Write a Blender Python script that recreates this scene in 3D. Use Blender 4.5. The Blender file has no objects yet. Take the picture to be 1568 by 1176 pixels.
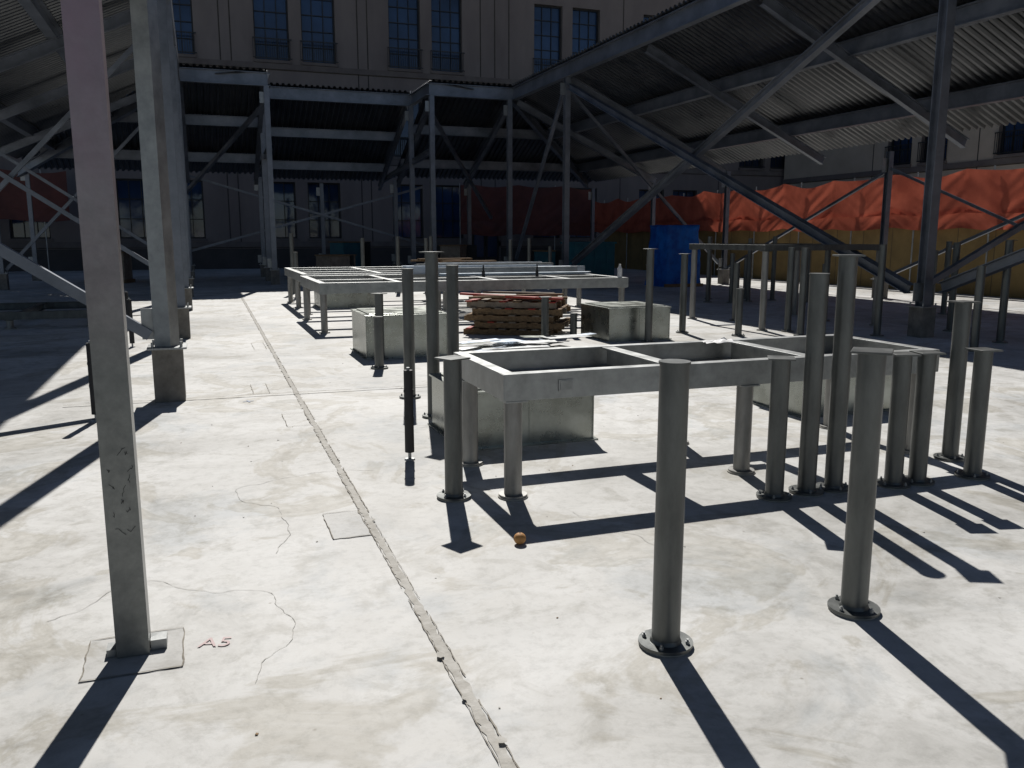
import bpy, bmesh, math, random
from mathutils import Vector, Matrix, noise
random.seed(7)
C=bpy.context; D=bpy.data
R=math.radians

# ------------------------------------------------------------------ materials
def newmat(name):
    m=D.materials.new(name); m.use_nodes=True
    nt=m.node_tree; nt.nodes.clear()
    out=nt.nodes.new('ShaderNodeOutputMaterial'); b=nt.nodes.new('ShaderNodeBsdfPrincipled')
    nt.links.new(b.outputs[0],out.inputs[0])
    return m,nt,b,out
def noise_n(nt,vec,scale,detail=4,rough=.6,dist=0):
    n=nt.nodes.new('ShaderNodeTexNoise'); n.inputs['Scale'].default_value=scale
    n.inputs['Detail'].default_value=detail; n.inputs['Roughness'].default_value=rough
    n.inputs['Distortion'].default_value=dist
    nt.links.new(vec,n.inputs['Vector']); return n
def ramp(nt,fac,stops):
    r=nt.nodes.new('ShaderNodeValToRGB')
    e=r.color_ramp.elements
    while len(e)<len(stops): e.new(.5)
    for i,(p,c) in enumerate(stops):
        e[i].position=p; e[i].color=(c[0],c[1],c[2],1) if hasattr(c,'__len__') else (c,c,c,1)
    nt.links.new(fac,r.inputs[0]); return r
def mix(nt,fac,a,b,mode='MIX'):
    m=nt.nodes.new('ShaderNodeMix'); m.data_type='RGBA'; m.blend_type=mode
    if isinstance(fac,(int,float)): m.inputs[0].default_value=fac
    else: nt.links.new(fac,m.inputs[0])
    for i,v in ((6,a),(7,b)):
        if hasattr(v,'__len__'): m.inputs[i].default_value=(v[0],v[1],v[2],1)
        else: nt.links.new(v,m.inputs[i])
    return m.outputs[2]
def bump(nt,h,b,strength=.2,dist=.01):
    n=nt.nodes.new('ShaderNodeBump'); n.inputs['Strength'].default_value=strength; n.inputs['Distance'].default_value=dist
    nt.links.new(h,n.inputs['Height']); nt.links.new(n.outputs[0],b.inputs['Normal'])
def coords(nt,which='Object',scale=None):
    t=nt.nodes.new('ShaderNodeTexCoord'); o=t.outputs[which]
    if scale:
        mp=nt.nodes.new('ShaderNodeMapping'); mp.inputs['Scale'].default_value=scale
        nt.links.new(o,mp.inputs[0]); o=mp.outputs[0]
    return o
def mottled(name,c1,c2,scale=4,rough=.6,metal=0,stretch=None,bstr=.1,bscale=60,r2=None):
    m,nt,b,out=newmat(name); v=coords(nt,'Object',stretch)
    n=noise_n(nt,v,scale,5,.65); r=ramp(nt,n.outputs[0],[(.32,c1),(.68,c2)])
    nt.links.new(r.outputs[0],b.inputs['Base Color'])
    b.inputs['Metallic'].default_value=metal
    rr=ramp(nt,n.outputs[0],[(.3,rough),(.7,r2 if r2 else min(1,rough+.12))]); nt.links.new(rr.outputs[0],b.inputs['Roughness'])
    if bstr: 
        n2=noise_n(nt,v,bscale,2); bump(nt,n2.outputs[0],b,bstr,.004)
    return m

def mk_concrete(name='concrete_slab',mul=1.0):
    m,nt,b,out=newmat(name); v=coords(nt)
    n1=noise_n(nt,v,.34,4,.6,.5); n2=noise_n(nt,v,1.6,8,.74,.8); n3=noise_n(nt,v,13,5,.75); n4=noise_n(nt,v,.8,6,.62,1.8); n5=noise_n(nt,v,3.6,5,.7,.5); n6=noise_n(nt,v,1.1,5,.65,.4)
    base=ramp(nt,n2.outputs[0],[(.28,(.40*mul,.395*mul,.375*mul)),(.42,(.52*mul,.515*mul,.495*mul)),(.54,(.60*mul,.597*mul,.58*mul)),(.74,(.67*mul,.668*mul,.655*mul))])
    large=ramp(nt,n1.outputs[0],[(.34,(.72,.715,.70)),(.56,(1,1,1))])
    c=mix(nt,1.0,base.outputs[0],large.outputs[0],'MULTIPLY')
    st=ramp(nt,n4.outputs[0],[(.53,(1,1,1)),(.575,(.78,.755,.70)),(.63,(.91,.895,.86)),(.70,(.74,.71,.65))])
    c=mix(nt,.9,c,st.outputs[0],'MULTIPLY')
    s5=ramp(nt,n5.outputs[0],[(.34,(.76,.75,.72)),(.47,(1,1,1))])
    c=mix(nt,.8,c,s5.outputs[0],'MULTIPLY')
    s6=ramp(nt,n6.outputs[0],[(.36,(.82,.85,.88)),(.46,(1,1,1))])
    c=mix(nt,.8,c,s6.outputs[0],'MULTIPLY')
    fine=ramp(nt,n3.outputs[0],[(.30,(.76,.76,.75)),(.52,(1,1,1))])
    c=mix(nt,.8,c,fine.outputs[0],'MULTIPLY')
    vo=nt.nodes.new('ShaderNodeTexVoronoi'); vo.inputs['Scale'].default_value=4.2; nt.links.new(v,vo.inputs['Vector'])
    sp=ramp(nt,vo.outputs['Distance'],[(.012,(.45,.41,.35)),(.04,(1,1,1))])
    c=mix(nt,.7,c,sp.outputs[0],'MULTIPLY')
    nt.links.new(c,b.inputs['Base Color'])
    rr=ramp(nt,n2.outputs[0],[(.3,.5),(.7,.75)]); nt.links.new(rr.outputs[0],b.inputs['Roughness'])
    b.inputs['Specular IOR Level'].default_value=.35
    bump(nt,n3.outputs[0],b,.3,.004)
    return m
M={}
M['conc']=mk_concrete()
M['patch']=mk_concrete('repair_mortar',.86)
M['grout']=mottled('grout_ring',(.30,.29,.26),(.44,.42,.38),9,.8,0,None,.3,40)
M['joint']=mottled('joint_grout',(.33,.315,.28),(.52,.505,.47),14,.85,0,None,.5,50)
M['hair']=mottled('hairline_crack',(.42,.41,.38),(.50,.49,.465),10,.85,0,None,0)
M['dark']=mottled('crack_dark',(.15,.13,.10),(.40,.375,.33),14,.9,0,None,0)
M['pedestal']=mottled('pedestal_concrete',(.13,.12,.105),(.25,.235,.21),6,.85)
M['galv']=mottled('galvanised_steel',(.24,.25,.25),(.40,.41,.41),5,.36,.65,None,.12,25)
M['pipe']=mottled('galvanised_pipe_weathered',(.085,.09,.088),(.155,.162,.156),7,.34,.55,(1,1,.35),.12,30)
M['legpipe']=mottled('galvanised_leg',(.20,.198,.188),(.33,.325,.31),9,.40,.5,(1,1,.3),.12,30)
M['frame']=mottled('galvanised_frame',(.24,.25,.245),(.41,.42,.415),6,.38,.5,None,.1,30)
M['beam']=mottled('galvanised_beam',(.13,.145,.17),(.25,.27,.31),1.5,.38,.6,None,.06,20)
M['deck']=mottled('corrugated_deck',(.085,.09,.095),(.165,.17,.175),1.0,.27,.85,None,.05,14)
M['duct']=mottled('galvanised_sheet',(.24,.255,.23),(.43,.45,.42),3.5,.20,.85,None,.10,5,.36)
M['sheet']=mottled('bright_sheet_metal',(.42,.48,.56),(.62,.68,.75),6,.28,.75)
M['black']=mottled('black_sleeve',(.012,.012,.013),(.03,.03,.032),10,.6)
M['wood']=mottled('weathered_lumber',(.12,.075,.04),(.30,.20,.11),5,.8,0,(1,8,8),.3,30)
M['wood2']=mottled('grey_plywood',(.17,.13,.10),(.32,.27,.21),5,.8)
M['red']=mottled('red_paint',(.28,.03,.02),(.45,.05,.03),8,.6)
M['facade']=mottled('precast_panel',(.165,.140,.133),(.225,.195,.183),.7,.85,0,(1,1,.35),.1,12)
M['facade2']=mottled('precast_trim',(.12,.10,.095),(.18,.158,.145),1.2,.85)
M['groove']=mottled('panel_joint',(.05,.045,.04),(.08,.07,.06),3,.9)
M['base']=mottled('dark_base_stone',(.05,.045,.043),(.085,.076,.072),1,.8)
M['beige']=mottled('beige_stucco',(.40,.34,.27),(.50,.43,.35),.7,.85,0,None,.1,12)
M['yellow']=mottled('yellow_sheathing',(.17,.115,.042),(.26,.18,.07),1.5,.8)
M['winframe']=mottled('window_frame_black',(.010,.012,.014),(.02,.022,.026),5,.45)
def mk_glass():
    m,nt,b,out=newmat('tinted_window_glass'); v=coords(nt,'Object')
    n=noise_n(nt,v,.3,3); r=ramp(nt,n.outputs[0],[(.35,(.012,.026,.062)),(.65,(.03,.068,.155))])
    nt.links.new(r.outputs[0],b.inputs['Base Color']); b.inputs['Roughness'].default_value=.06
    b.inputs['Specular IOR Level'].default_value=.7
    n2=noise_n(nt,v,.8,2); bump(nt,n2.outputs[0],b,.15,.05)
    return m
M['glass']=mk_glass()
def mk_fabric(name,c1,c2,transl=.5,scale=1.3):
    m,nt,b,out=newmat(name); v=coords(nt,'Object')
    n=noise_n(nt,v,scale,4,.6); r=ramp(nt,n.outputs[0],[(.35,c1),(.65,c2)])
    nt.links.new(r.outputs[0],b.inputs['Base Color']); b.inputs['Roughness'].default_value=.65
    if transl:
        t=nt.nodes.new('ShaderNodeBsdfTranslucent'); nt.links.new(r.outputs[0],t.inputs[0])
        mx=nt.nodes.new('ShaderNodeMixShader'); mx.inputs[0].default_value=transl
        nt.links.new(b.outputs[0],mx.inputs[1]); nt.links.new(t.outputs[0],mx.inputs[2]); nt.links.new(mx.outputs[0],out.inputs[0])
    return m
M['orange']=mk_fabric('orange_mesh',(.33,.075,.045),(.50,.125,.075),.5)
M['orange_shade']=mk_fabric('shaded_debris_mesh',(.10,.03,.024),(.16,.045,.035),.2)  # darker copy of the orange mesh, shade painted into its colour
M['blue']=mk_fabric('blue_tarp',(.01,.11,.48),(.02,.25,.78),.4,2.5)
M['teal']=mottled('teal_plastic',(.015,.09,.12),(.02,.14,.17),3,.5)
def mk_leftpost():
    m,nt,b,out=newmat('galvanised_column_tinted'); v=coords(nt)
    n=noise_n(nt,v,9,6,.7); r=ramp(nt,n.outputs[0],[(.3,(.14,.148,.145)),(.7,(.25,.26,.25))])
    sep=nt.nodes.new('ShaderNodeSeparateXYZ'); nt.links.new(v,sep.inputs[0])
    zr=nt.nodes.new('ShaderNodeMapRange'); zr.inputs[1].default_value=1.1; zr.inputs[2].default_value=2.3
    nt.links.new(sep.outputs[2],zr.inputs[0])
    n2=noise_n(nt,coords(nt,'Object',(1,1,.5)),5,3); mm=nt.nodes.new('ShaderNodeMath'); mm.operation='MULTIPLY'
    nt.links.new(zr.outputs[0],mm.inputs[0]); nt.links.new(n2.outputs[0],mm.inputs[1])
    c=mix(nt,mm.outputs[0],r.outputs[0],(.40,.25,.31)); nt.links.new(c,b.inputs['Base Color'])  # pinkish reflection painted into the colour, stronger up the column
    b.inputs['Metallic'].default_value=.55; b.inputs['Roughness'].default_value=.36
    n3=noise_n(nt,v,35,3); bump(nt,n3.outputs[0],b,.15,.004)
    return m
M['lpost']=mk_leftpost()
def mk_simple(name,c,rough=.7):
    return mottled(name,tuple(x*.85 for x in c),c,20,rough)
M['fruit']=mk_simple('orange_peel',(.50,.25,.08),.6)
M['pink']=mk_simple('pink_marking_paint',(.60,.47,.46),.7)
M['white']=mk_simple('white_plastic',(.75,.75,.75),.5)
M['bluechalk']=mk_simple('blue_marking',(.40,.45,.55),.8)

# ------------------------------------------------------------------ mesh builder
class MB:
    def __init__(s): s.v=[];s.f=[];s.m=[];s.mats=[];s.sm=[]
    def mi(s,k):
        if k not in s.mats: s.mats.append(k)
        return s.mats.index(k)
    def add(s,vs,fs,k,smooth=False):
        o=len(s.v); s.v+= [tuple(x) for x in vs]; i=s.mi(k)
        for f in fs: s.f.append([o+j for j in f]); s.m.append(i); s.sm.append(smooth)
    def box(s,x0,x1,y0,y1,z0,z1,k):
        vs=[(x0,y0,z0),(x1,y0,z0),(x1,y1,z0),(x0,y1,z0),(x0,y0,z1),(x1,y0,z1),(x1,y1,z1),(x0,y1,z1)]
        s.add(vs,[(0,3,2,1),(4,5,6,7),(0,1,5,4),(1,2,6,5),(2,3,7,6),(3,0,4,7)],k)
    def obox(s,c,sx,sy,sz,rot,k):
        vs=[]
        Mx=Matrix.Rotation(rot[2],3,'Z')@Matrix.Rotation(rot[1],3,'Y')@Matrix.Rotation(rot[0],3,'X')
        for dz in(-1,1):
            for dx,dy in((-1,-1),(1,-1),(1,1),(-1,1)):
                vs.append(Vector(c)+Mx@Vector((dx*sx/2,dy*sy/2,dz*sz/2)))
        s.add(vs,[(0,3,2,1),(4,5,6,7),(0,1,5,4),(1,2,6,5),(2,3,7,6),(3,0,4,7)],k)
    def cyl(s,x,y,z0,z1,r0,k,r1=None,n=24):
        if r1 is None:r1=r0
        vs=[(x+r0*math.cos(2*math.pi*i/n),y+r0*math.sin(2*math.pi*i/n),z0) for i in range(n)]
        vs+=[(x+r1*math.cos(2*math.pi*i/n),y+r1*math.sin(2*math.pi*i/n),z1) for i in range(n)]
        s.add(vs,[(i,(i+1)%n,n+(i+1)%n,n+i) for i in range(n)],k,True)
        s.add(vs,[tuple(range(n,2*n)),tuple(reversed(range(n)))],k)
    def prof(s,p0,p1,pts,k,up=(0,0,1),smooth=False):
        p0=Vector(p0);p1=Vector(p1);d=(p1-p0).normalized();u=Vector(up)
        if abs(d.dot(u))>.98:u=Vector((0,1,0))
        sd=d.cross(u).normalized();u=sd.cross(d).normalized();n=len(pts)
        vs=[p0+sd*a+u*b for a,b in pts]+[p1+sd*a+u*b for a,b in pts]
        s.add(vs,[(i,(i+1)%n,n+(i+1)%n,n+i) for i in range(n)]+[tuple(range(n,2*n)),tuple(reversed(range(n)))],k,smooth)
    def obj(s,name,loc=(0,0,0),bevel=0):
        me=D.meshes.new(name); l=Vector(loc)
        me.from_pydata([tuple(Vector(v)-l) for v in s.v],[],s.f)
        for k in s.mats: me.materials.append(M[k])
        me.polygons.foreach_set('material_index',s.m); me.polygons.foreach_set('use_smooth',s.sm)
        me.update()
        o=D.objects.new(name,me); o.location=l; C.scene.collection.objects.link(o)
        if bevel:
            b=o.modifiers.new('bev','BEVEL'); b.width=bevel; b.segments=2; b.limit_method='ANGLE'; b.angle_limit=R(50)
        return o
def Ipf(w,h,tf=.014,tw=.01):
    a=w/2;b=h/2;c=tw/2
    return [(-a,-b),(a,-b),(a,-b+tf),(c,-b+tf),(c,b-tf),(a,b-tf),(a,b),(-a,b),(-a,b-tf),(-c,b-tf),(-c,-b+tf),(-a,-b+tf)]
def rect(w,h): a=w/2;b=h/2; return [(-a,-b),(a,-b),(a,b),(-a,b)]
def Cpf(w,h,t=.012,flip=1):
    p=[(-w/2,-h/2),(w/2,-h/2),(w/2,-h/2+t),(-w/2+t,-h/2+t),(-w/2+t,h/2-t),(w/2,h/2-t),(w/2,h/2),(-w/2,h/2)]
    return p if flip>0 else [(-a,b) for a,b in reversed(p)]
def Lpf(w,t=.012): return [(0,0),(w,0),(w,t),(t,t),(t,w),(0,w)]

# ------------------------------------------------------------------ ground
g=MB(); g.add([(-300,-300,0),(300,-300,0),(300,300,0),(-300,300,0)],[(0,1,2,3)],'conc'); g.obj('concrete_ground')
def ribbon(mb,pts,w,z,k,jit=0):
    vs=[]
    for i,(x,y) in enumerate(pts):
        a=pts[max(0,i-1)];b=pts[min(len(pts)-1,i+1)]
        dx,dy=b[0]-a[0],b[1]-a[1];l=math.hypot(dx,dy) or 1
        nx,ny=-dy/l,dx/l
        w1=w*(1+random.uniform(-jit,jit))/2;w2=w*(1+random.uniform(-jit,jit))/2
        vs+=[(x+nx*w1,y+ny*w1,z),(x-nx*w2,y-ny*w2,z)]
    mb.add(vs,[(2*i,2*i+1,2*i+3,2*i+2) for i in range(len(pts)-1)],k)
def line(x0,y0,x1,y1,step,j=0):
    n=max(2,int(math.hypot(x1-x0,y1-y0)/step));o=[]
    for i in range(n+1):
        t=i/n;o.append((x0+(x1-x0)*t+random.uniform(-j,j),y0+(y1-y0)*t+random.uniform(-j,j)))
    return o
j=MB()
JX=lambda y:.80+.009*(y-2.3)
ribbon(j,[(x+.0,y) for x,y in line(JX(.3),.3,JX(24),24,.03,.002)],.040,.003,'joint',.35)
for off,ph in((-.026,0),(.024,1)):
    y=.3
    while y<23:
        L=random.uniform(.15,1.3)
        ribbon(j,[(x+off,yy) for x,yy in line(JX(y),y,JX(y+L),y+L,.03,.0022)],random.uniform(.002,.0055),.006,'dark',.9)
        y+=L+random.uniform(.0,.35)
for i in range(34):
    y=random.uniform(1.5,14); x=JX(y)+random.choice([-.024,.024])+random.uniform(-.006,.006)
    n=7; rr=random.uniform(.008,.02); b0=[(x+rr*random.uniform(.5,1.1)*math.cos(6.28*q/n),y+1.6*rr*random.uniform(.5,1.1)*math.sin(6.28*q/n),.009+.0002*i) for q in range(n)]
    j.add(b0,[tuple(range(n))],'joint')
ribbon(j,line(-1.3,8.9,5.5,8.72,.05,.004),.022,.018,'joint',.5)
ribbon(j,line(-1.3,8.915,5.5,8.735,.05,.004),.004,.021,'dark',.8)
j.obj('slab_expansion_joint')
def patch(x0,x1,y0,y1,name='floor_repair_patch',zz=.0035,fill='patch'):
    p=MB(); 
    def ed(a,b): return line(*a,*b,.04,.004)[:-1]
    pts=ed((x0,y0),(x1,y0))+ed((x1,y0),(x1,y1))+ed((x1,y1),(x0,y1))+ed((x0,y1),(x0,y0))
    if fill: p.add([(x,y,zz) for x,y in pts],[tuple(range(len(pts)))],fill)
    pts.append(pts[0]); ribbon(p,pts,.0045,zz+.003,'dark',.9)
    p.obj(name)
patch(.585,.79,4.40,4.84); patch(.62,.82,7.3,7.85,fill=None); patch(.44,.60,8.98,9.6,fill=None); patch(.66,.83,12.6,13.4,fill=None)
patch(-.50,-.15,3.22,3.56)
p=MB()
def crack(x,y,a,n,st,w=.004):
    pts=[]
    for i in range(n):
        pts.append((x,y)); a+=random.uniform(-.5,.5); a*= .96
        x+=st*math.cos(a+1.57); y+=st*math.sin(a+1.57)
    ribbon(p,pts,w,.0025,'hair',.9)
random.seed(3)
crack(.10,3.0,.0,70,.03,.0025);crack(.28,4.3,.15,60,.04,.003);crack(2.1,3.6,-.9,30,.03,.0025)
p.obj('floor_cracks')
random.seed(11)
p=MB()
for i in range(110):
    y=random.uniform(1.6,13); x=random.uniform(-1.2,6.5); r=random.uniform(.002,.0055)
    p.obox((x,y,r*.35),r*2*random.uniform(.6,1.8),r*1.6,r*.7,(random.uniform(-.2,.2),random.uniform(-.2,.2),random.uniform(0,3)),random.choice(['joint','wood','grout','grout']))
p.obj('scattered_debris')

# ------------------------------------------------------------------ pipe posts
def post(X,Y,h,r=.057,cap='disc',k='pipe',fl=.108,name='steel_pipe_post'):
    b=MB(); Y+=.05
    b.cyl(X,Y,.0,.008,fl*.96,'grout'); b.cyl(X,Y,.008,.020,fl,k)
    for i in range(4):
        a=math.pi/4+i*math.pi/2+X
        b.cyl(X+fl*.8*math.cos(a),Y+fl*.8*math.sin(a),.020,.032,.009,'galv',n=6)
        b.cyl(X+fl*.8*math.cos(a),Y+fl*.8*math.sin(a),.032,.040,.005,'galv',n=8)
    b.cyl(X,Y,.020,.034,r+.007,k,r+.001); b.cyl(X,Y,.034,h-.010,r,k,n=32)
    if cap=='disc': b.cyl(X,Y,h-.010,h,r+.004,k,n=32)
    else: b.obox((X,Y,h-.005),2*r+.045,2*r+.045,.010,(0,0,X*.3),k)
    return b.obj(name,(X,Y,0),.0015)
posts=[(1.65,2.70,1.14,'disc'),(2.58,2.70,1.14,'plate'),(1.40,4.85,.88,'plate'),(3.27,4.17,.88,'plate'),(3.53,4.19,1.38,'disc'),(3.74,4.19,1.49,'plate'),
(4.16,4.12,.87,'plate'),(4.36,4.12,.87,'plate'),(5.06,4.51,1.15,'plate'),(4.82,4.10,.87,'plate'),(1.90,7.22,1.47,'plate'),(2.18,7.55,1.34,'disc'),
(1.91,8.20,1.29,'disc'),(2.17,11.0,.87,'plate'),(2.0,10.21,.64,'disc'),(6.39,11.4,1.42,'plate'),(7.57,12.36,1.32,'plate'),(8.18,11.64,.77,'disc'),
(9.13,11.29,1.42,'disc'),(9.35,11.9,1.42,'disc'),(10.30,10.86,1.47,'disc'),(4.83,11.77,.71,'plate'),(5.58,12.39,.39,'disc'),(2.44,24.74,1.69,'disc'),
(2.35,22.9,1.2,'disc'),(4.3,24,1.55,'disc'),(5.3,24,1.6,'disc'),(6.0,23.5,1.55,'disc'),(6.4,24.5,1.6,'disc'),(8.7,24,1.5,'disc'),(9.3,24,1.55,'disc'),(10.1,24.3,1.3,'disc'),
(11.7,18,1.6,'disc'),(12.1,17.6,1.2,'disc'),(12.3,18.9,1.6,'disc'),(12.8,17.9,1.55,'disc'),(13.2,18.6,1.1,'disc'),(13.6,18,1.6,'disc'),(14.0,17.2,1.4,'disc'),(13.0,15.4,1.0,'disc'),
(12.0,11,1.5,'disc'),(11.4,9.5,1.55,'plate'),(12.9,12.5,1.3,'disc'),(10.2,8.9,1.2,'disc'),(9.6,13.8,1.1,'disc'),(11.2,13.2,1.5,'disc'),(14.5,13.5,1.5,'disc'),(15.3,14.6,1.3,'disc')]
for X,Y,h,c in posts: post(X,Y,h,.056,c)

for X,Y,h in((1.35,5.88,.66),(-.94,8.13,.69),(-1.0,13.5,.7),(-1.3,17.0,.6)):
    b=MB(); b.cyl(X,Y,0,.012,.04,'galv',.035); b.cyl(X,Y,.012,.06,.012,'galv'); b.cyl(X,Y,.06,h,.034,'black',.032); b.cyl(X,Y,h,h+.02,.012,'galv',n=12)
    b.cyl(X,Y,.30,.325,.036,'black');b.cyl(X,Y,.5,.52,.0355,'black')
    b.obj('conduit_stub',(X,Y,0))

# ------------------------------------------------------------------ dunnage frames
def frame(name,x0,x1,y0,y1,zt,h,xs,legs,k='frame',w=.085,ys=()):
    b=MB(); z=zt-h/2
    b.prof((x0,y0+w/2,z),(x1,y0+w/2,z),Cpf(w,h,.012,-1),k)
    b.prof((x0,y1-w/2,z),(x1,y1-w/2,z),Cpf(w,h,.012,1),k)
    e=.003
    for X,fl in((x0+w/2-e,1),(x1-w/2+e,-1)):
        b.prof((X,y0+w+.001,z),(X,y1-w-.001,z),Cpf(w,h-.002,.012,fl),k)
    for X in (x0-.001,x1+.001):
        b.box(X-.004,X+.004,y0+.002,y0+w-.002,zt-h+.002,zt-.002,k); b.box(X-.004,X+.004,y1-w+.002,y1-.002,zt-h+.002,zt-.002,k)
    for X in xs: b.prof((X,y0+w-.01,z-.001),(X,y1-w+.01,z-.001),Ipf(.10,h-.006),k)
    for Y in ys: b.prof((x0+w,Y,z-.002),(x1-w,Y,z-.002),Ipf(.10,h-.01),k)
    for (X,Y) in legs:
        b.cyl(X,Y,0,.010,.095,'grout'); b.cyl(X,Y,.010,.022,.088,'legpipe')
        b.cyl(X,Y,.022,zt-h-.012,.056,'legpipe',n=32); b.box(X-.07,X+.07,Y-.07,Y+.07,zt-h-.012,zt-h-.0005,k)
    return b.obj(name,(x0,y0,0),.002)
frame('steel_dunnage_frame',1.67,5.05,4.72,5.80,.785,.165,(2.85,3.95),[(1.75,4.79),(1.73,5.62),(3.42,4.78),(3.44,5.66),(4.95,4.80),(4.95,5.70)])
b=MB(); b.box(2.02,2.12,4.712,4.717,.665,.735,'galv'); b.box(2.03,2.11,4.708,4.713,.673,.727,'frame'); b.obj('beam_access_plate')
frame('steel_dunnage_frame',1.83,7.55,14.35,17.2,.84,.18,(3.2,5.0,6.4),[(1.90,14.42),(1.90,16.9),(4.6,14.42),(7.45,14.42),(7.45,17.1),(4.6,17.1)],w=.12,ys=(15.6,))
frame('steel_dunnage_frame',1.95,8.3,17.9,21.8,.84,.18,(3.6,5.4,7.0),[(2.05,18.0),(2.05,21.6),(2.05,19.8),(8.2,18),(8.2,21.6),(5,18)],w=.12,ys=(19.2,20.5))
frame('steel_dunnage_frame',9.0,11.6,12.2,14.6,1.46,.10,(10.3,),[(9.06,12.26),(11.5,12.26),(9.06,14.5),(11.5,14.5)],k='pipe',w=.08)
frame('low_steel_platform',-6.2,-1.8,16.9,19.3,.30,.14,(-3,-4.5),[(-1.9,17),(-3.2,17),(-4.6,17),(-6,17),(-1.9,19.2),(-6,19.2)],k='pipe',w=.09)
b=MB(); n=9; vs=[]
for i in range(n):
    for q in range(n):
        u=i/(n-1)-.5;v=q/(n-1)-.5
        vs.append((3.74+u*.26+.05*v,5.60+v*.15+.03*noise.noise((u*5,v*5,1)),.795+.035*abs(noise.noise((u*6,v*6,3)))+.015*noise.noise((u*14,v*14,5))))
b.add(vs,[(i*n+q,(i+1)*n+q,(i+1)*n+q+1,i*n+q+1) for i in range(n-1) for q in range(n-1)],'white',True); b.obj('work_gloves_rag')

# ------------------------------------------------------------------ curbs
def duct(x0,x1,y0,y1,h,name='galvanised_roof_curb'):
    b=MB(); b.box(x0,x1,y0,y1,.0,h,'duct'); b.box(x0-.02,x1+.02,y0-.02,y1+.02,h,h+.018,'duct')
    b.box(x0-.035,x1+.035,y0-.035,y1+.035,.0,.012,'duct')
    X=x0+(x1-x0)*.5; b.box(X-.012,X+.012,y0-.006,y0,.02,h-.003,'duct')
    for sx in (x0,x1): b.box(sx-.006,sx+.006,y0-.006,y0+.03,.013,h-.002,'duct')
    b.box(x0+.05,x1-.05,y0+.05,y1-.05,h+.018,h+.032,'duct')
    for i in range(7):
        X=x0+.04+(x1-x0-.08)*i/6; b.obox((X,y0-.022,h+.009),.01,.006,.01,(0,0,0),'galv')
    b.obj(name,(x0,y0,0),.002)
duct(1.80,2.87,6.0,6.95,.43); duct(2.0,3.1,11.1,12.2,.56); duct(5.85,6.9,11.7,12.75,.50); duct(5.0,6.0,6.1,7.0,.43); duct(2.5,3.9,19.5,20.6,.6)

# ------------------------------------------------------------------ timber stack
b=MB(); rot=R(-33); cx,cy=5.0,13.4
def lp(u,v): return (cx+u*math.cos(rot)-v*math.sin(rot),cy+u*math.sin(rot)+v*math.cos(rot))
z=0
for layer in range(5):
    sh=random.uniform(-.12,.12); rr=rot+random.uniform(-.08,.08)
    for v in(-.42,0,.42):
        X,Y=lp(sh,v); b.obox((X,Y,z+.045),1.5,.07,.088,(0,0,rr),random.choice(['wood','wood','wood2']))
    z+=.09
    for u in [-.68+.19*i for i in range(8)]:
        if random.random()<.15: continue
        X,Y=lp(u+sh+random.uniform(-.03,.03),0); b.obox((X,Y,z+.011),.11,1.05,.02,(0,0,rr+random.uniform(-.05,.05)),'red' if random.random()<.12 else random.choice(['wood','wood2','wood']))
    z+=.023
for i in range(12):
    X,Y=lp(random.uniform(-.3,.3),random.uniform(-.45,.45)); b.obox((X,Y,z+.02+.018*(i%4)),random.uniform(.7,1.5),.1,.035,(0,random.uniform(-.04,.04),rot+random.uniform(-.3,.3)),random.choice(['wood','wood','wood2','red']))
b.obj('lumber_pallet_stack',(cx,cy,0),.003)
b=MB()
for i in range(18):
    X=random.uniform(3.5,5.0);Y=random.uniform(10.6,11.9)-.1*(X-3.3)
    b.obox((X,Y,.02+.010*i),random.uniform(.4,1.0),random.uniform(.10,.40),.005,(random.uniform(-.05,.05),random.uniform(-.05,.05),random.uniform(-.5,.5)),random.choice(['sheet','galv','sheet','duct']))
b.obj('sheet_metal_offcuts')
b=MB()
for i in range(14):
    Y=15.9+i*.33+random.uniform(-.06,.06); x0=4.1+random.uniform(-.4,.6)+i*.06; L=random.uniform(2.8,3.5)
    zz=.845+random.choice([0,.02,.045])
    b.prof((x0,Y,zz+.03),(x0+L,Y+random.uniform(-.06,.06),zz+.03),Cpf(.15,.045,.004,random.choice([1,-1])),random.choice(['sheet','galv','sheet']),up=(0,1,0) if i%3 else (0,0,1))
b.obj('steel_stud_bundle')
b=MB()
for i in range(6): b.obox((6.2+random.uniform(-.5,.5),21.0+i*.12,.87+i*.03),random.uniform(1.2,2.2),.16,.04,(0,0,random.uniform(-.15,.25)),'wood')
b.obj('loose_planks')
for (X,Y) in((5.1,15.62),(6.2,15.60)):
    b=MB(); b.cyl(X,Y,.835,.95,.03,'black'); b.cyl(X,Y,.95,1.06,.018,'black',.012); b.cyl(X,Y,.83,.835,.04,'galv'); b.obj('spray_can')
b=MB(); b.cyl(7.4,14.41,.84,1.0,.045,'white'); b.cyl(7.4,14.41,1.0,1.06,.045,'white',.018); b.cyl(7.4,14.41,1.06,1.09,.02,'white'); b.obj('plastic_bottle')

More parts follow.
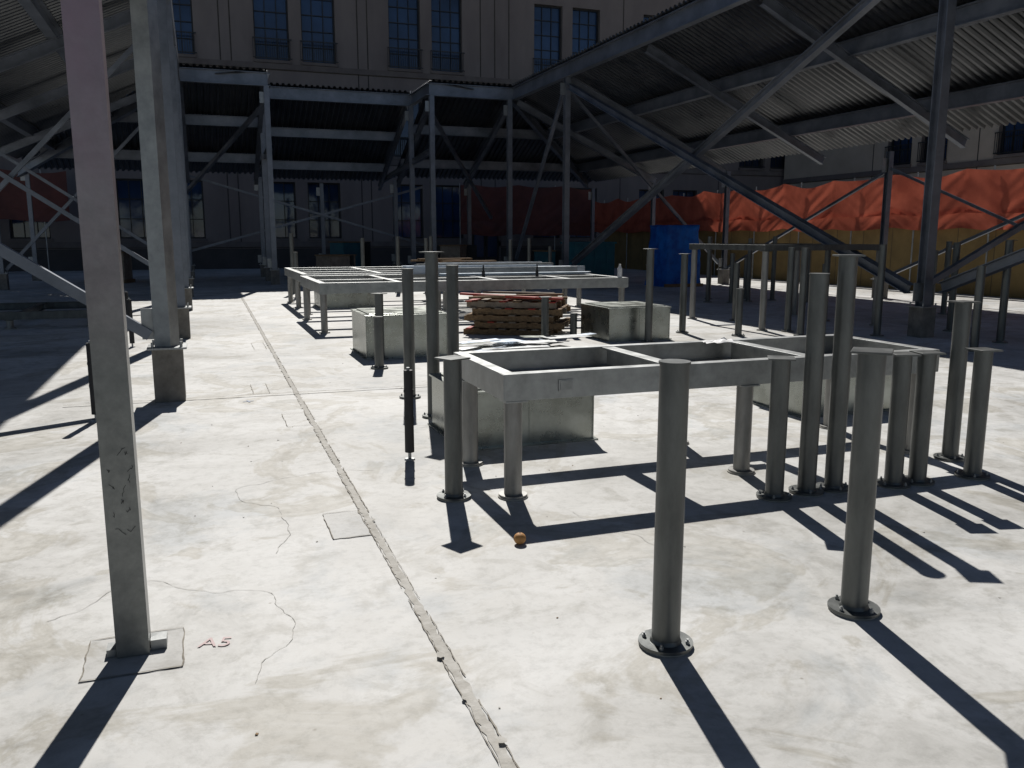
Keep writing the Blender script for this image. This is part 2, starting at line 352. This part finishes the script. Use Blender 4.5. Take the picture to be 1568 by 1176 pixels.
# ------------------------------------------------------------------ tarp crate, bin
def tarp(cx,cy,w,d,h,k,name):
    b=MB(); per=[]; m=16
    for i in range(m): per.append((-w/2+w*i/m,-d/2))
    for i in range(m): per.append((w/2,-d/2+d*i/m))
    for i in range(m): per.append((w/2-w*i/m,d/2))
    for i in range(m): per.append((-w/2,d/2-d*i/m))
    rows=20;vs=[]
    for r in range(rows+1):
        t=r/rows
        for (x,y) in per:
            fl=1+.08*(1-t)**2; q=.13*noise.noise((x*4+cx,y*4,t*3))+.07*noise.noise((x*11,y*11,t*6))
            vs.append((cx+x*fl*(1+q),cy+y*fl*(1+q),h*t+.06*noise.noise((x*2,y*2,9))*t))
    P=len(per)
    b.add(vs,[(r*P+i,r*P+(i+1)%P,(r+1)*P+(i+1)%P,(r+1)*P+i) for r in range(rows) for i in range(P)]+[tuple(rows*P+i for i in range(P))],k,True)
    b.box(cx-.7,cx+.7,cy-.7,cy-.62,0,.1,'wood')
    b.obj(name,(cx,cy,0))
tarp(14.6,24.6,1.2,1.2,1.95,'blue','tarp_covered_crate')
b=MB(); b.box(11.9,13.4,26.5,27.6,.15,1.35,'teal'); b.box(11.85,13.45,26.45,27.65,1.35,1.42,'teal')
for X in(12,13.2): b.cyl(X,26.6,0,.15,.07,'black'); b.cyl(X,27.5,0,.15,.07,'black')
for X in(12.2,12.65,13.1): b.box(X-.03,X+.03,26.46,26.5,.2,1.3,'teal')
b.obj('wheeled_waste_bin',(12,26.5,0),.01)
b=MB()
bm=bmesh.new(); bmesh.ops.create_uvsphere(bm,u_segments=24,v_segments=16,radius=.033)
for v in bm.verts: v.co.z*=.94; v.co+=v.co.normalized()*.0008*noise.noise(v.co*120)
b.add([v.co+Vector((1.50,4.0,.031)) for v in bm.verts],[[v.index for v in f.verts] for f in bm.faces],'fruit',True); bm.free()
b.cyl(1.50,4.0,.060,.065,.004,'wood',n=8)
b.obj('orange_fruit')
def marking(txt,x,y,size,rot,k,name):
    cu=D.curves.new(name,'FONT'); cu.body=txt; cu.size=size; o=D.objects.new(name,cu); C.scene.collection.objects.link(o)
    o.location=(x,y,.0045); o.rotation_euler=(0,0,rot); cu.materials.append(M[k])
marking('A5',-.10,3.36,.11,R(-14),'pink','pink_survey_marking')
marking('+',.32,8.5,.22,.2,'bluechalk','blue_survey_marking')

# ------------------------------------------------------------------ canopy
Z0=6.62; SL=.46
def canopy_panel(mb,origin,dirv,outv,L,Dd,ext0=0,ext1=0,pitch=.2,dep=.06):
    o=Vector(origin);dv=Vector(dirv);ov=Vector(outv)
    s=-ext0; vs=[]
    seq=[(0,0),(.35,0),(.5,1),(.85,1)]
    while s<L+ext1:
        for a,h in seq:
            ss=s+a*pitch
            d0=-.10
            if ss<0: d0=-ss
            if ss>L: d0=ss-L
            if d0>=Dd: d0=Dd-.01
            for d in(d0,Dd+.12):
                pnt=o+dv*ss+ov*d; vs.append((pnt.x,pnt.y,Z0+.22-SL*max(d,-.1)+h*dep))
        s+=pitch
    n=len(vs)//2
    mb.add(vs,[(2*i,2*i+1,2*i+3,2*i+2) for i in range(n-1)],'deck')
def panel_frame(mb,origin,dirv,outv,L,Dd,rafters,ext0=0,ext1=0,offs=None):
    o=Vector(origin);dv=Vector(dirv);ov=Vector(outv)
    offs=offs or (0,Dd*.40,Dd*.78)
    for i,d in enumerate(offs):
        e0=-min(ext0,d);e1=L+min(ext1,d)
        a=o+dv*e0+ov*d;c=o+dv*e1+ov*d;h=.42 if i==0 else .34
        z=Z0+.21-SL*d-h/2-.01
        mb.prof((a.x,a.y,z),(c.x,c.y,z),Ipf(.20,h,.02,.012),'beam')
    for s in rafters:
        a=o+dv*s+ov*.12;c=o+dv*s+ov*(Dd-.2)
        zz=Z0+.21-.46
        mb.prof((a.x,a.y,zz-SL*.12),(c.x,c.y,zz-SL*(Dd-.2)),Ipf(.14,.22,.016,.01),'beam')
cn=MB()
XI,XL=10.9,-.35; YB=29.8; YR=32.4
canopy_panel(cn,(XL,-9,0),(0,1,0),(-1,0,0),YB+9,5.4,0,5.4)
panel_frame(cn,(XL,-9,0),(0,1,0),(-1,0,0),YB+9,5.4,[12.4,18.0,23.5,29,33.6,38.6],0,5.4)
canopy_panel(cn,(XI,-9,0),(0,1,0),(1,0,0),YB+9,6.0,0,6.0)
panel_frame(cn,(XI,-9,0),(0,1,0),(1,0,0),YB+9,6.0,[5.2,12.4,19.6,24.4,29.2,34,38.7],0,6.0)
canopy_panel(cn,(XL,YB,0),(1,0,0),(0,1,0),2.4-XL,6.0,5.4,0)
panel_frame(cn,(XL,YB,0),(1,0,0),(0,1,0),2.4-XL,6.0,[.1,2.6],5.4,0)
canopy_panel(cn,(2.4,YR,0),(1,0,0),(0,1,0),5.4,6.0,0,0)
panel_frame(cn,(2.4,YR,0),(1,0,0),(0,1,0),5.4,6.0,[.15,5.25])
canopy_panel(cn,(7.8,YB,0),(1,0,0),(0,1,0),XI-7.8,6.0,0,6.0)
panel_frame(cn,(7.8,YB,0),(1,0,0),(0,1,0),XI-7.8,6.0,[.1,3.0],0,6.0)
for X,sg in((2.4,-1),(7.8,1)):
    vs=[];n=14
    for i in range(n*2+1):
        y=YB-.1+(YR-YB+.1)*i/(2*n); h=.06*(i//1%2)
        vs+=[(X,y,Z0+.24+h),(X+sg*1.6,y,Z0+.24+h-.16*(y-YB)-.2)]
    cn.add(vs,[(2*i,2*i+1,2*i+3,2*i+2) for i in range(2*n)],'deck')
for X in(2.4,7.8):
    cn.prof((X,YB,Z0),(X,YR,Z0),Ipf(.2,.38,.02,.012),'beam')
    cn.prof((X,YB+.1,Z0-2.1),(X,YR+6,Z0-2.6),Ipf(.14,.2,.02,.012),'beam')
for (X,sx) in((XL,-1),(XI,1)):
    cn.prof((X,YB,Z0-.2),(X+sx*5.6,YB+5.6,Z0-.2-SL*5.6),Ipf(.16,.3,.02,.012),'beam')
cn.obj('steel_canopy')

def col(X,Y,zt,w=.19,ped=.5,kind='I',k='beam',name='steel_canopy_column',rz=0):
    b=MB()
    if ped:
        b.box(X-.14,X+.14,Y-.14,Y+.14,0,ped-.02,'pedestal')
        b.box(X-.18,X+.18,Y-.18,Y+.18,ped-.02,ped,'galv')
        for a in(-.13,.13):
            for c in(-.13,.13): b.cyl(X+a,Y+c,ped,ped+.05,.014,'galv',n=6)
    if kind=='I': b.prof((X,Y,ped),(X,Y,zt),Ipf(w,w,.014,.01),k)
    else: b.obox((X,Y,(ped+zt)/2),w,w,zt-ped,(0,0,rz),k)
    b.obox((X-.12,Y,ped+.22),.2,.012,.3,(0,0,0),'galv'); b.obox((X-.1,Y,zt-.35),.25,.012,.35,(0,0,0),'galv')
    return b.obj(name,(X,Y,0),.002)
b=MB(); X,Y=-.33,3.42
b.box(X-.0585,X+.0585,Y-.0585,Y+.0585,.006,6.45,'lpost')
b.box(X+.062,X+.12,Y-.03,Y+.04,.006,.045,'galv'); b.box(X-.095,X-.062,Y-.04,Y+.03,.006,.035,'galv')
random.seed(5)
for q in range(12):
    zc=.80-.055*(q%6)+random.uniform(-.01,.01); xc=X+random.uniform(-.035,.025)+(.02 if q>5 else -.01); px=xc;pz=zc
    for s in range(4):
        nx=min(X+.05,max(X-.05,px+random.uniform(-.005,.015)));nz=pz+random.uniform(-.014,.014)
        dx,dz=nx-px,nz-pz;l=math.hypot(dx,dz)+1e-6;ox_,oz_=-dz/l*.0008,dx/l*.0008;yy=Y-.0605-.0002*q
        b.add([(px+ox_,yy,pz+oz_),(px-ox_,yy,pz-oz_),(nx-ox_,yy,nz-oz_),(nx+ox_,yy,nz+oz_)],[(0,1,2,3)],'black'); px,pz=nx,nz
o=b.obj('steel_tube_column',(X,Y,0),0)
random.seed(21)
col(XL,8.96,6.4,.17,.54,'R','galv',rz=R(-28))
for Y in(14.5,20.0,24.6): col(XL,Y,6.4)
col(XL,-2.2,6.4)
for (X,Y) in((XL,29.6),(2.35,29.8),(2.35,32.2),(7.75,32.4),(7.87,29.8),(10.75,29.8),(XI,25.0),(XI,10.6),(XI,-3.8)): col(X,Y,6.4,.17)
for Y in(-2,8.96,20,24.6,29.6,35.4): col(XL-5.3,Y,4.1,.14)
for Y in(-3.8,3.4,10.6,17.8,25,30,35.5): col(XI+5.9,Y,3.75,.14)
for X in(2.4,7.8): col(X,35.6,3.9,.15)
for X in(-.35,5.1,11): col(X,38.0 if X==5.1 else 35.6,3.85,.15)
br=MB()
def brace(a,c,w=.10,kind='L'):
    pr={'L':Lpf(w),'R':rect(w,w),'I':Ipf(w,w)}[kind]
    br.prof(a,c,pr,'beam')
brace((XL-.15,8.96,.65),(XL-5.2,8.96,4.15),.10,'R')
brace((XL-.15,20,.65),(XL-5.2,20,4.15),.09,'R'); brace((XL-.1,20.12,6.1),(XL-5.2,20.12,.6),.09,'R')
brace((XL-.15,29.6,.65),(XL-5.2,29.6,4.15),.09,'R'); brace((XL-.1,29.72,6.1),(XL-5.2,29.72,.6),.09,'R')
brace((XI,24.8,6.1),(XI,10.9,.75),.16,'I'); brace((XI+.15,10.8,6.2),(XI+.15,24.8,.75),.16,'I')
brace((XI,10.4,6.2),(XI,-3.6,.75),.16,'I'); brace((XI+.15,10.4,.8),(XI+.15,-3.6,6.2),.16,'I')
brace((XI+.2,10.8,.8),(XI+5.8,10.8,3.5),.09,'R')
brace((XI+.2,25.2,6.0),(XI+5.8,25.2,.7),.09,'R')
for a,c in((3.4,10.6),(10.6,17.8),(17.8,25)):
    brace((XI+5.9,a,.5),(XI+5.9,c,3.3),.07); brace((XI+5.98,a,3.3),(XI+5.98,c,.5),.07)
brace((-.4,35.6,3.9),(9.0,35.6,1.2),.09); brace((-.3,35.7,1.0),(9.0,35.7,3.6),.09)
brace((7.87,29.8,5.8),(12,35.6,2.4),.12,'R');brace((2.4,29.8,6.0),(-.4,35.5,3.2),.12,'R')
brace((XI,25.3,6.0),(XI,29.5,.8),.10,'R')
br.obj('steel_cross_bracing')

# ------------------------------------------------------------------ fences
def fence(name,axis,c,a0,a1,z0,z1,step,sag=.12,posts=2.6,k='orange'):
    b=MB(); n=int((a1-a0)/step); rows=18
    P=lambda t,z,off: (c+off,t,z) if axis=='Y' else (t,c+off,z)
    for part,(lo,hi,po) in enumerate(((z0+(z1-z0)*.26,z1,0),(z0,z0+(z1-z0)*.36,.03))):
        vs=[]
        for i in range(n+1):
            t=a0+(a1-a0)*i/n; ph=(t%posts)/posts; sg=sag*math.sin(math.pi*ph)*(1+.6*noise.noise((t*.3,3,3)))+.10*noise.noise((t*.6,part*7,0))
            for r in range(rows+1):
                u=r/rows; z=lo+(hi-lo)*u-sg*(.5+.5*u)
                dg=t*1.0+(z-lo)*1.4*(1 if ph<.5 else -1)
                off=po+.04*noise.noise((t*.8,z*1.1,part*5))+.030*noise.noise((dg*2.6,z*.5,3))+.015*noise.noise((dg*8,z*2,3))+.12*math.sin(math.pi*u)*noise.noise((t*.4,2,part))
                vs.append(P(t,z,off))
        b.add(vs,[(i*(rows+1)+r,(i+1)*(rows+1)+r,(i+1)*(rows+1)+r+1,i*(rows+1)+r+1) for i in range(n) for r in range(rows)],k,True)
    t=a0
    while t<=a1:
        x,y,_=P(t,0,.12); b.cyl(x,y,0,z1+.04,.025,'galv',n=10); t+=posts
    return b.obj(name)
fence('orange_debris_fence','Y',19.85,-6,41.8,1.84,3.42,.07,.12)
fence('orange_debris_fence','X',41.9,12.5,19.8,1.7,4.2,.12,k='orange_shade')
fence('orange_debris_fence','X',41.9,-14,-5.2,2.3,4.4,.12,k='orange_shade')
b=MB()
b.box(20.1,20.4,-12,41.5,0,1.9,'yellow'); b.box(20.05,20.45,-12,41.5,1.9,1.96,'facade2')
y=-12
while y<41: b.box(20.095,20.1,y,y+.012,0.02,1.88,'groove'); y+=1.22
b.obj('parapet_wall')

# ------------------------------------------------------------------ buildings
def facade(name,origin,du,dn,L,Hh,wins,rows,k='facade',basez=1.0,grooves=()):
    b=MB(); o=Vector(origin);u=Vector(du);n=Vector(dn)
    P=lambda a,z,d: o+u*a+n*d+Vector((0,0,z))
    us=sorted(set([0,L]+[x for w in wins for x in w])); zs=sorted(set([0,basez,Hh]+[x for r in rows for x in r]))
    iswin=lambda a,c,z0,z1: any(abs(w[0]-a)<1e-4 for w in wins) and any(abs(r[0]-z0)<1e-4 for r in rows)
    def q(a,c,z0,z1,d,kk): b.add([P(a,z0,d),P(c,z0,d),P(c,z1,d),P(a,z1,d)],[(0,1,2,3)],kk)
    def bx(a,c,z0,z1,d0,d1,kk):
        v=[P(a,z0,d0),P(c,z0,d0),P(c,z0,d1),P(a,z0,d1),P(a,z1,d0),P(c,z1,d0),P(c,z1,d1),P(a,z1,d1)]
        b.add(v,[(0,3,2,1),(4,5,6,7),(0,1,5,4),(1,2,6,5),(2,3,7,6),(3,0,4,7)],kk)
    for i in range(len(us)-1):
        for jx in range(len(zs)-1):
            a,c,z0,z1=us[i],us[i+1],zs[jx],zs[jx+1]
            if iswin(a,c,z0,z1):
                dp=-.32
                q(a,c,z0,z1,dp,'glass')
                for (p0,p1) in (((a,z0),(a,z1)),((c,z0),(c,z1)),((a,z0),(c,z0)),((a,z1),(c,z1))):
                    b.add([P(p0[0],p0[1],0),P(p1[0],p1[1],0),P(p1[0],p1[1],dp),P(p0[0],p0[1],dp)],[(0,1,2,3)],'facade2')
                f=.07
                bx(a,a+f,z0,z1,dp+.003,dp+.10,'winframe');bx(c-f,c,z0,z1,dp+.003,dp+.10,'winframe')
                bx(a+f,c-f,z0,z0+f,dp+.003,dp+.10,'winframe');bx(a+f,c-f,z1-f,z1,dp+.003,dp+.10,'winframe')
                W=c-a
                for t in(1/3,2/3): bx(a+W*t-.018,a+W*t+.018,z0+f,z1-f,dp+.004,dp+.06,'winframe')
                nz=max(2,int((z1-z0)/.75))
                for t in range(1,nz): zz=z0+(z1-z0)*t/nz; bx(a+f,c-f,zz-.02,zz+.02,dp+.004,dp+.066,'winframe')
                bx(a-.08,c+.08,z0-.14,z0-.003,.003,.10,'facade2')
                if z0>5:
                    bx(a-.1,c+.1,z0+.95,z0+1.0,.08,.12,'winframe');bx(a-.1,c+.1,z0+.05,z0+.1,.08,.12,'winframe')
                    t=a-.1
                    while t<c+.1: bx(t,t+.022,z0+.1,z0+.95,.09,.11,'winframe'); t+=.11
            else: q(a,c,z0,z1,0,'base' if z1<=basez+.01 else k)
    for gx in grooves: bx(gx-.03,gx+.03,basez+.02,Hh-.52,.001,.006,'groove')
    for r in rows:
        bx(0,L,r[0]-.42,r[0]-.16,.008,.07,'facade2'); bx(0,L,r[0]-.47,r[0]-.43,.007,.012,'groove')
    bx(-.2,L+.2,Hh-.5,Hh,.004,.35,'facade2')
    q2=[P(0,0,-12),P(L,0,-12),P(L,Hh,-12),P(0,Hh,-12),P(0,0,0),P(L,0,0),P(L,Hh,0),P(0,Hh,0)]
    b.add(q2,[(0,1,2,3),(0,3,7,4),(1,5,6,2),(3,2,6,7)],k)
    return b.obj(name)
wb=[]
ox=-30
for c in(-22.2,-15.2,-8.4,-1.6,5.05,11.65,19.6,26.2,33.0,39.8):
    wb+= [(c-1.95-ox,c-.3-ox),(c+.3-ox,c+1.95-ox)]
gr=[]
for c in(-18.7,-11.8,-5,1.5,2.0,8.1,8.6,14.6,15.4,16.2,23,29.6,36.4): gr.append(c-ox)
facade('precast_office_building',(ox,45,0),(1,0,0),(0,-1,0),75,17,wb,[(1.5,4.3),(5.7,8.6),(10.1,13.9)],grooves=gr)
wr=[]
for c in [3+6.6*i for i in range(10)]: wr+=[(c,c+1.6),(c+2.2,c+3.8)]
facade('precast_office_building',(34,-30,0),(0,1,0),(-1,0,0),74.6,9,wr,[(1.2,4.0),(5.2,7.6)],grooves=[6.6*i+1.2 for i in range(11)],k='beige')
b=MB(); b.box(13.9,15.7,44.93,44.97,0,3.3,'facade2'); b.box(14.05,14.78,44.9,44.926,.03,2.6,'winframe'); b.box(14.82,15.55,44.9,44.926,.03,2.6,'winframe')
b.box(14.15,14.68,44.892,44.898,.5,2.4,'glass'); b.box(14.92,15.45,44.892,44.898,.5,2.4,'glass'); b.box(14.05,15.55,44.9,44.926,2.65,3.2,'glass')
b.obj('entrance_door')
for (X,Y,w,h) in((4.5,30.5,1.2,.8),(9.6,33,1.6,1.1),(12.6,31,.9,.9),(-3,33,1.4,.9),(6.5,39.5,2,1.2)):
    b=MB(); b.obox((X,Y,.06),w,.9,.12,(0,0,.1*X),'wood'); b.obox((X,Y,.12+h/2),w*.92,.8,h,(0,0,.1*X+.05),random.choice(['wood2','wood2','teal'])); b.obox((X,Y,.15+h),w*.97,.86,.05,(0,0,.1*X+.03),'wood')
    for q in(-.3,.3): b.obox((X+q*w,Y,.12+h/2),.03,.83,h+.07,(0,0,.1*X+.05),'black')
    b.obj('shipping_crate',(X,Y,0),.004)

# ------------------------------------------------------------------ light, world, camera
az=R(13.3);el=R(46)
s=D.lights.new('sun','SUN'); s.energy=5.0; s.angle=R(.5); s.color=(1,.965,.915)
so=D.objects.new('sun',s); C.scene.collection.objects.link(so); so.rotation_euler=(-(math.pi/2-el),0,-az)
w=D.worlds.new('World'); C.scene.world=w; w.use_nodes=True; nt=w.node_tree
sk=nt.nodes.new('ShaderNodeTexSky'); sk.sky_type='NISHITA'; sk.sun_disc=False; sk.sun_elevation=el; sk.sun_rotation=az
sk.air_density=.7; sk.dust_density=.2
bg=nt.nodes['Background']; nt.links.new(sk.outputs[0],bg.inputs[0]); bg.inputs[1].default_value=.05
cam=D.cameras.new('camera'); co=D.objects.new('camera',cam); C.scene.collection.objects.link(co)
cam.sensor_width=36; cam.lens=36*1300/1568; cam.clip_end=2000; cam.clip_start=.05
co.location=(0,0,1.6); co.rotation_euler=(R(90-9.86),0,R(-20)); C.scene.camera=co
C.scene.view_settings.view_transform='Standard'; C.scene.view_settings.look='None'; C.scene.view_settings.exposure=0
